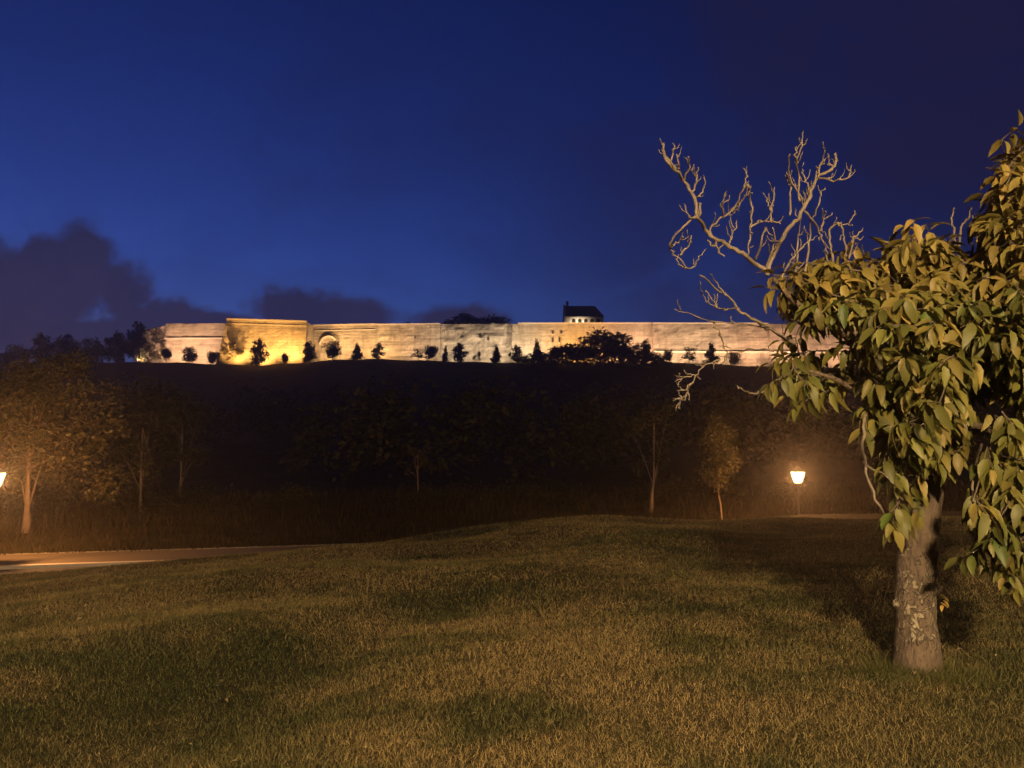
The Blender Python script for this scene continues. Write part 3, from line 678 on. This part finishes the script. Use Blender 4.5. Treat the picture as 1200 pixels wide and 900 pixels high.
# ------------------------------------------------------------------ lamps
def lantern_lamp(loc, H, label, glass, group='lit park lamps along the footpath', s=1.0, bulb=0):
    """post with a four sided lantern, wider at the top; H = height of the lantern centre"""
    t = thing('park_lamp', loc, label, 'street lamp', group); t.rotation_euler = (0, 0, R(8)); b = H - .24 * s
    mb = MB(); mb.lathe([(.11, 0), (.11, .12), (.085, .16), (.075, .5), (.055, .6), (.045, .7), (.038, b - .25), (.05, b - .2), (.034, b - .15), (.034, b - .02)], 14); mb.build('post', M_post, t, True)
    mb = MB(); mb.lathe([(.06 * s, -.03), (.15 * s, 0.0), (.15 * s, .015)], 4, (0, 0, b), R(45))
    for k in range(4):
        q = R(45 + 90 * k); mb.tube([(.142 * s * math.cos(q), .142 * s * math.sin(q), b + .01), (.285 * s * math.cos(q), .285 * s * math.sin(q), b + .44 * s)], .009, 4)
    mb.build('lantern_frame', M_iron, t)
    mb = MB(); mb.lathe([(.132 * s, .018), (.272 * s, .43 * s)], 4, (0, 0, b), R(45)); mb.build('lantern_glass', glass, t)
    mb = MB(); mb.lathe([(.32 * s, .44 * s), (.32 * s, .46 * s), (.12 * s, .58 * s), (.06 * s, .62 * s), (.03 * s, .70 * s)], 4, (0, 0, b), R(45)); mb.build('lantern_cap', M_iron, t)
    if bulb:
        mb = MB(); mb.lathe([(.01, .02), (.028, .05), (.03, .10), (.012, .15)], 8, (0, 0, b + .02)); mb.build('bulb', M_bulb, t, True)
        l = bpy.data.lights.new('lamp_light', 'POINT'); l.energy = bulb; l.color = (1, .42, .125); l.shadow_soft_size = .05
        lo = bpy.data.objects.new('lamp_light', l); link(lo, t); lo.location = (0, 0, b + .27)
    return t
for u, v, Y, lab in ((-5, 562, 24.2, 'lit orange park lamp on the footpath beside the broad glowing tree'), (935, 559, 30.9, 'lit orange park lamp on the footpath near the young green tree')):
    p = at(u, v, Y); z = ROAD_Z + .115; lantern_lamp((p.x, Y, z), p.z - z, lab, M_lamp, bulb=3900)
# lamp behind the viewer that lights the lawn
lx, ly = -.6, -7.5
lantern_lamp((lx, ly, zg(lx, ly)), 6.2, 'tall street lamp standing on the lawn straight behind the viewpoint', M_lampw, None, 1.3)
lx, ly = 12.0, -17.0  # another lamp added out of view, as fill for the shadow side
lantern_lamp((lx, ly, zg(lx, ly)), 6.2, 'added unseen fill lamp further behind the viewpoint towards the cherry tree side', M_lampw, None, 1.3)

# ------------------------------------------------------------------ the cherry tree
tb = ground_hit(1075, 786); TY = tb.y
cherry = thing('cherry_tree', tb, 'cherry tree with drooping leaves, lichen spotted trunk and bare dead branches', 'tree')
loc = Vector(tb)
def cl(p): return Vector(p) - loc
# trunk
ctr = [(1075, 800, 0), (1075, 786, 0), (1074, 730, 0), (1073, 680, .02), (1077, 630, .03), (1083, 585, .05), (1090, 530, .1), (1098, 470, .18), (1108, 400, .3)]
ctr = catmull([at(u, v, TY + dy) for u, v, dy in ctr], 5)
wid = [64, 53, 44, 42, 41, 39, 36, 30, 20]
wr = [np.interp(i / (len(ctr) - 1) * 8, range(9), wid) / 2 / 930 * TY for i in range(len(ctr))]
n = 22; vs, fs = [], []
for i, (p, r) in enumerate(zip(ctr, wr)):
    for k in range(n):
        q = 2 * math.pi * k / n; flare = 1 + .14 * max(0, 1 - i / 6) * math.sin(q * 5 + 1) ** 2
        d = Vector((math.cos(q), math.sin(q), 0)); m = 1 + .10 * noise.noise(p * 6 + d * 1.2) + .05 * noise.noise(p * 18 + d * 3)
        vs.append(cl(p + d * r * flare * m))
for i in range(len(ctr) - 1):
    for k in range(n): k2 = (k + 1) % n; fs.append([i * n + k, i * n + k2, (i + 1) * n + k2, (i + 1) * n + k])
fs.append([(len(ctr) - 1) * n + k for k in range(n)])
mb = MB(); mb.add(vs, fs); trunk = mb.build('trunk', M_bark, cherry, True)
for u, v, dy in ((1050, 707, -.05), (1099, 690, -.02)):
    mb = MB(); p = at(u, v, TY + dy); mb.lathe([(.0, -.04), (.02, -.025), (.028, 0), (.018, .02), (.006, .035)], 8, cl(p)); mb.build('burr', M_bark, trunk, True)
# limbs inside the crown: end points in the leaf masses
limb_pts = []; limb_sets = []
def limb(pts, r0, r1, n=8):
    P = catmull([at(*q) for q in pts], 5); mb = MB()
    mb.tube([cl(p) for p in P], [r0 + (r1 - r0) * i / (len(P) - 1) for i in range(len(P))], n); mb.build('limb', M_bark, cherry, True)
    limb_pts.extend(P); limb_sets.append(P)
T0 = TY
limb([(1090, 540, T0 + .1), (1050, 470, T0 - .2), (1000, 400, T0 - .5), (940, 360, T0 - .6), (905, 325, T0 - .55)], .05, .016)
limb([(1094, 500, T0 + .1), (1060, 410, T0 - .5), (1040, 345, T0 - .5), (1055, 310, T0 - .4)], .045, .004)
limb([(1100, 470, T0 + .2), (1125, 380, T0), (1150, 300, T0 - .1), (1185, 190, T0)], .055, .005)
limb([(1096, 490, T0 + .1), (1150, 440, T0 - .4), (1220, 400, T0 - .6), (1300, 330, T0 - .7)], .05, .005)
limb([(1100, 480, T0 + .2), (1170, 450, T0 + .5), (1260, 380, T0 + .9), (1320, 300, T0 + 1)], .045, .005)
limb([(1104, 430, T0 + .3), (1080, 370, T0 + .7), (1010, 330, T0 + 1.0), (960, 340, T0 + 1.1)], .045, .005)
limb([(1094, 510, T0), (1150, 500, T0 - .5), (1190, 540, T0 - .8), (1190, 640, T0 - .85)], .035, .008)
limb([(1088, 540, T0), (1050, 500, T0 - .5), (990, 450, T0 - .8), (930, 430, T0 - .8)], .035, .008)
# bare hanging shoots
def px_tube(part, pts, Y, w0, w1, mb=None, jit=.12, smooth=4, n=5):
    q = [at(u, v, Y + jit * math.sin(u * .05 + v * .083)) for u, v in pts]; P = catmull(q, smooth)
    for i in range(1, len(P) - 1): P[i] = P[i] + Vector(rng.normal(size=3)) * .0055
    mb.tube([cl(p) for p in P], [(w0 + (w1 - w0) * i / (len(P) - 1)) / 2 / 930 * Y for i in range(len(P))], n)
for pts, Y, w in (([(1030, 440), (1018, 470), (1012, 510), (1014, 545), (1026, 585), (1040, 605)], T0 - .8, 4.5), ([(1150, 520), (1141, 560), (1140, 600), (1143, 625)], T0 - .7, 4.2), ([(1014, 545), (1028, 552), (1040, 560)], T0 - .8, 3)):
    mb = MB(); px_tube('s', pts, Y, w, w * .6, mb); mb.build('hanging_shoot', M_deadwood, cherry, True)
# dead branches (traced in a 2.727x crop of the photograph whose corner is (760,120))
def z1(l): return [(760 + x / 2.727, 120 + y / 2.727) for x, y in l]
BY = T0 - .55
b1 = [(385, 545), (340, 515), (300, 485), (255, 455), (215, 438), (180, 405), (155, 365), (148, 305), (115, 255), (85, 215), (55, 185), (42, 150)]
b1s = [[(85, 215), (75, 180), (78, 130)], [(70, 200), (52, 165), (50, 128)], [(100, 232), (97, 195), (90, 165)], [(115, 248), (130, 205), (128, 172)], [(140, 285), (155, 245), (158, 208)], [(148, 305), (170, 288), (182, 260)],
       [(160, 372), (168, 345), (158, 322)], [(152, 366), (125, 362), (114, 325)], [(150, 368), (95, 410), (68, 450), (75, 475), (100, 500), (125, 532), (150, 515), (164, 488)], [(75, 460), (100, 442), (112, 428)], [(100, 488), (122, 465), (137, 425)],
       [(205, 432), (200, 400), (230, 370), (270, 340), (300, 280), (312, 235), (303, 210)], [(240, 366), (237, 330), (242, 292)], [(265, 345), (298, 318), (316, 262)], [(316, 262), (328, 330), (326, 400), (318, 470), (316, 498)], [(215, 444), (222, 478), (242, 494)], [(190, 440), (200, 462), (228, 462)],
       [(258, 452), (266, 425), (282, 378)], [(326, 400), (350, 380), (385, 380), (422, 388)], [(390, 382), (398, 330), (403, 270)], [(392, 345), (383, 322), (381, 305)], [(340, 505), (362, 440), (372, 398)], [(120, 530), (100, 520), (88, 498)], [(375, 535), (402, 450), (396, 398)], [(250, 360), (262, 350), (290, 345)]]
b2 = [(378, 552), (400, 490), (430, 430), (470, 380), (495, 340), (520, 290), (540, 240), (580, 216), (600, 190), (596, 162)]
b2s = [[(540, 240), (590, 248), (637, 240), (649, 200)], [(543, 236), (555, 190), (563, 150)], [(495, 340), (474, 280), (450, 230), (452, 165)], [(484, 315), (481, 245), (474, 190), (490, 135), (495, 92)], [(476, 195), (470, 165), (474, 140)], [(452, 360), (456, 270), (440, 222)],
       [(520, 288), (503, 252), (489, 222)], [(495, 340), (522, 372), (545, 412), (562, 448), (570, 520)], [(470, 550), (478, 490), (480, 430), (490, 350)], [(500, 540), (512, 450), (516, 390), (545, 330), (552, 288)], [(545, 412), (560, 375), (566, 348)], [(590, 510), (580, 445), (580, 402), (600, 386), (640, 385), (658, 346)], [(600, 386), (620, 402), (626, 440), (632, 500)],
       [(425, 560), (450, 512), (482, 474), (512, 440)], [(436, 425), (410, 452), (388, 492)], [(640, 500), (655, 440), (668, 425), (684, 402)], [(530, 265), (538, 225), (536, 205)], [(600, 190), (588, 200), (575, 195)], [(500, 330), (512, 300), (505, 275)]]
b3 = [(470, 770), (395, 725), (330, 690), (290, 660), (250, 620), (210, 590), (165, 553)]
b3s = [[(290, 660), (220, 655), (185, 635), (168, 612)], [(250, 620), (215, 577), (200, 548)], [(220, 655), (195, 620), (183, 600)], [(440, 755), (372, 715), (230, 702), (170, 690), (83, 660)], [(205, 700), (230, 742), (240, 780), (257, 805)], [(400, 795), (330, 788), (280, 798), (250, 806), (225, 822)], [(225, 822), (180, 842), (150, 872), (130, 910), (95, 960), (100, 978)], [(150, 872), (110, 880), (85, 892)], [(140, 895), (118, 915), (90, 922)], [(125, 920), (112, 950), (92, 945)]]
b4 = [(415, 910), (370, 922), (335, 930), (300, 918), (285, 905)]
for main, sides, w0, w1 in ((b1, b1s, 5.6, 3.2), (b2, b2s, 5.4, 3.0), (b3, b3s, 4.0, 2.0), (b4, [], 2.6, 1.8)):
    mb = MB(); px_tube('b', z1(main), BY, w0, w1, mb, n=7); br = mb.build('bare_branch', M_deadwood, cherry, True)
    k = 3.0 if w0 > 5 else 2.1
    for s_ in sides:
        mb = MB(); px_tube('t', z1(s_), BY, k, k * .5, mb)
        pp = z1(s_)
        for (a0, b0), (a1, b1_) in zip(pp, pp[1:]):
            for _ in range(2):
                if rng.random() < .62:
                    f = rng.random(); u0, v0 = a0 + (a1 - a0) * f, b0 + (b1_ - b0) * f; ln_ = 4 + 9 * rng.random(); ang = math.atan2(b1_ - b0, a1 - a0) + (.5 + .5 * rng.random()) * (1 if rng.random() < .5 else -1)
                    du, dv = math.cos(ang) * ln_, math.sin(ang) * ln_
                    px_tube('s', [(u0, v0), (u0 + du * .55, v0 + dv * .5), (u0 + du * .9, v0 + dv * 1.1 - 2.5)], BY, 1.7, .9, mb, n=4, smooth=2)
        mb.build('bare_twig', M_deadwood, br, True)
mb = MB()
for s_ in ([(985, 480), (975, 400), (968, 370), (978, 338)], [(990, 470), (1000, 400), (1020, 372), (1032, 335)], [(1030, 490), (1036, 425), (1043, 392), (1038, 362)]):
    mb = MB(); px_tube('t', z1(s_), T0, 3.0, 1.8, mb); mb.build('bare_twig', M_deadwood, cherry, True)

# leafy shoots
def in_poly(u, v, poly):
    c = False; j = len(poly) - 1
    for i in range(len(poly)):
        a, b = poly[i], poly[j]
        if (a[1] > v) != (b[1] > v) and u < (b[0] - a[0]) * (v - a[1]) / (b[1] - a[1]) + a[0]: c = not c
        j = i
    return c
POLY = [(912, 335), (945, 312), (985, 305), (1035, 290), (1070, 272), (1105, 275), (1128, 310), (1165, 292), (1168, 235), (1190, 175), (1225, 150), (1330, 190), (1370, 330), (1330, 470), (1270, 520), (1190, 470), (1165, 430), (1140, 480), (1110, 545), (1060, 560), (1040, 530), (1020, 480), (1000, 440), (955, 455), (918, 455), (918, 420), (912, 400), (920, 370), (915, 345)]
POLYB = [(1160, 500), (1270, 490), (1265, 660), (1200, 680), (1178, 650), (1150, 640), (1155, 560)]
GAPS = [((965, 405), 46, .06), ((1155, 455), 26, .1), ((935, 385), 22, .45)]
shoots = []
def add_shoot(u, v, Y, nleaf, droop): shoots.append((at(u, v, Y), nleaf, droop))
while len(shoots) < 1000:
    u, v = 890 + 490 * rng.random(), 140 + 430 * rng.random()
    if not in_poly(u, v, POLY) or (u > 1215 and rng.random() < .6): continue
    if any(math.hypot(u - gu, v - gv) < r and rng.random() > pr for (gu, gv), r, pr in GAPS): continue
    edge = min(math.hypot(u - a, v - b) for a, b in POLY); D = min(1.35, .35 + edge / 70)
    add_shoot(u, v, T0 - .25 + D * (2 * rng.random() ** .85 - 1), int(7 + 4 * rng.random()), .5 + .5 * (v > 430))
k = 0
while k < 120:
    u, v = 1130 + 150 * rng.random(), 480 + 220 * rng.random()
    if in_poly(u, v, POLYB): add_shoot(u, v, T0 - .8 + .5 * (2 * rng.random() - 1), int(6 + 4 * rng.random()), 1.0); k += 1
for u, v, dy, nl in ((906, 322, -.6, 8), (900, 338, -.55, 7), (925, 312, -.5, 8), (985, 296, -.5, 8), (1072, 258, -.8, 9), (1085, 262, -.6, 8), (905, 425, -.8, 8), (900, 450, -.85, 8), (925, 462, -.8, 8), (935, 478, -.8, 7), (960, 462, -.7, 7), (945, 445, -.8, 8), (985, 448, -.7, 7),
                     (1015, 478, -.8, 4), (1012, 505, -.82, 5), (1024, 490, -.8, 4), (1035, 545, -.8, 5), (1045, 560, -.7, 7), (1062, 575, -.6, 7), (1055, 598, -.65, 6), (1040, 605, -.8, 5), (1046, 618, -.8, 6), (1075, 590, -.5, 6), (1062, 612, -.55, 6), (1090, 520, -.7, 8), (1065, 535, -.7, 8), (1110, 535, -.6, 7),
                     (1150, 640, -.75, 6), (1128, 655, -.8, 6), (1148, 655, -.8, 6), (1180, 672, -.8, 7), (1190, 690, -.8, 6), (1172, 650, -.8, 7), (1150, 575, -.7, 5), (1145, 610, -.7, 5), (1193, 150, 0, 7), (1196, 175, .1, 8), (1175, 215, -.1, 8), (1165, 240, 0, 7)):
    add_shoot(u, v, T0 + dy, nl, .9 if v > 400 else .5)
ctr_c = at(1120, 400, T0)
leaves = []          # (matrix 4x4, L, W, droop, fold, tint)
tw = MB(); LP = np.array([list(p) for p in limb_pts])
order = sorted(shoots, key=lambda q: float(np.min(np.linalg.norm(LP - np.array(q[0]), axis=1))))
nodes = np.concatenate([LP, np.zeros((len(order), 3)) + 1e6]); nn_ = len(LP)
for P, nl, dr in order:
    out = (P - ctr_c); out.z *= .6; out.normalize()
    ax = (out + Vector((rng.normal() * .45, rng.normal() * .45, .35 - .75 * dr + rng.normal() * .3))).normalized()
    # twig back to the nearest limb or earlier twig
    d = np.linalg.norm(nodes[:nn_] - np.array(P), axis=1); q = Vector(nodes[int(np.argmin(d))])
    bs = P - ax * .14; nodes[nn_] = bs; nn_ += 1
    tp = catmull([q, (q + bs) / 2 + Vector((0, 0, -.02)), bs, P], 2)
    tw.tube([cl(x) for x in tp], [.006 - .0035 * i / (len(tp) - 1) for i in range(len(tp))], 4, False)
    s0 = rng.random() * 6.283; e1 = ax.orthogonal().normalized(); e2 = ax.cross(e1); base_t = rng.random()
    for i in range(nl):
        q_ = s0 + i * 2.4; rad = e1 * math.cos(q_) + e2 * math.sin(q_); back = .024 * i
        dd = (ax * (.75 - .09 * i) + rad * .85 + Vector((0, 0, -.42 - .35 * rng.random() - .25 * dr))).normalized()
        nrm = (ax * .55 + Vector((0, 0, 1.0)) + rad * .1 + Vector(rng.normal(size=3)) * .22)
        L = (.115 + .06 * rng.random()) * (.75 if i == 0 else 1)
        pt = P - ax * back; M = frame(dd, nrm).to_4x4(); M.translation = cl(pt + dd * .015)
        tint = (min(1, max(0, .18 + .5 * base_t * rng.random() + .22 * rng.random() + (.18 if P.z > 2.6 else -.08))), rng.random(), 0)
        leaves.append((M, L, L * (.175 + .05 * rng.random()), .15 + .45 * rng.random(), .25 + .5 * rng.random(), tint))
# small rusty sprout on the trunk
for i in range(5):
    p = at(1101 + 2 * i % 5, 697 + i * 3, TY - .05); M = frame(Vector((rng.normal() * .5 + .5, -.5, -.3)), Vector((0, -.4, 1))).to_4x4(); M.translation = cl(p); leaves.append((M, .06, .014, .3, .3, (1.0, .8, 0)))
tw.build('twigs', M_twig, cherry, True)['kind'] = 'stuff'
# the 300 leaves that show largest are parts of their own, the rest one part
def in_view(p):
    v = Vector(p) + loc - EYE; return v.y > 0 and (600 + 930 * v.x / v.y) < 1195
score = []
for i, l in enumerate(leaves):
    c = l[0].translation + loc - EYE; nrm = l[0].to_3x3().col[2]; vis = abs(nrm.dot(c.normalized()))
    score.append((-(l[1] * l[1] * (.3 + vis) / max(.5, c.length) ** 5) if in_view(l[0].translation) else 1e9, i))
score.sort(); big = set(i for _, i in score[:300])
VARS = []
for k in range(16):
    tint = ((k % 4) / 3 * .75, (k // 4) / 3, 0); Vl = leaf_verts(1.0, .2, .15 + .4 * (k % 3) / 2, .25 + .45 * (k % 5) / 4)
    VARS.append((tint, mesh_np('leaf', Vl, LEAF_T, M_cherry, True, np.tile(tint, (11, 1)))))
VV, TT, CC = [], [], []; kk = 0
for i, (M, L, Wd, dr, fo, tint) in enumerate(leaves):
    if i in big:
        k = min(range(16), key=lambda q: abs(VARS[q][0][0] - tint[0]) + .5 * abs(VARS[q][0][1] - tint[1]))
        o = obj('leaf', VARS[k][1], cherry); o.matrix_local = M @ Matrix.Diagonal((L, Wd / .2, L, 1))
    else:
        Vl = leaf_verts(L, Wd, dr, fo); A = np.array(M); VV.append(Vl @ A[:3, :3].T + A[:3, 3]); TT.append(LEAF_T + kk * 11); CC.append(np.tile(tint, (11, 1))); kk += 1
o = obj('foliage', mesh_np('foliage', np.concatenate(VV), np.concatenate(TT), M_cherry, True, np.concatenate(CC)), cherry); o['kind'] = 'stuff'

# ------------------------------------------------------------------ fallen leaves
n = 420; Y = 3.0 * (16 / 3.0) ** rng.random(n); X = (rng.random(n) * 2 - 1) * .7 * Y; kx = rng.random(n) < .25
X[kx] = loc.x + rng.normal(size=kx.sum()) * .9; Y[kx] = loc.y + rng.normal(size=kx.sum()) * .9
VV, TT, CC = [], [], []
for i in range(n):
    L = .015 + .04 * rng.random() ** 2; M = frame(Vector((rng.normal(), rng.normal(), rng.normal() * .2)), Vector((rng.normal() * .35, rng.normal() * .35, 1)))
    Vl = leaf_verts(L, L * .28, .3 * rng.random(), .4) @ np.array(M).T + np.array([X[i], Y[i], zg(X[i], Y[i]) + .045]); VV.append(Vl); TT.append(LEAF_T + i * 11); CC.append(np.tile((rng.random() ** 2, rng.random(), 0), (11, 1)))
o = obj('fallen_leaves', mesh_np('fallen_leaves', np.concatenate(VV), np.concatenate(TT), M_fallen, True, np.concatenate(CC))); tag(o, 'scattered small dry leaves fallen on the lawn', 'fallen leaves', kind='stuff')

# ------------------------------------------------------------------ night haze
HAZE = .0012
if HAZE:
    m = bpy.data.materials.new('night_haze'); m.use_nodes = True; nt = m.node_tree; nt.nodes.clear()
    ou = nt.nodes.new('ShaderNodeOutputMaterial'); pv = nt.nodes.new('ShaderNodeVolumePrincipled'); pv.inputs['Color'].default_value = (.9, .9, .92, 1); pv.inputs['Density'].default_value = HAZE; pv.inputs['Anisotropy'].default_value = .8
    nt.links.new(pv.outputs[0], ou.inputs['Volume']); mb = MB(); mb.box(-3600, 3600, -900, 5100, -8, 48); o = mb.build('haze', m); o['kind'] = 'stuff'; o['label'] = 'thin night haze glowing round the lamps'; o['category'] = 'haze'
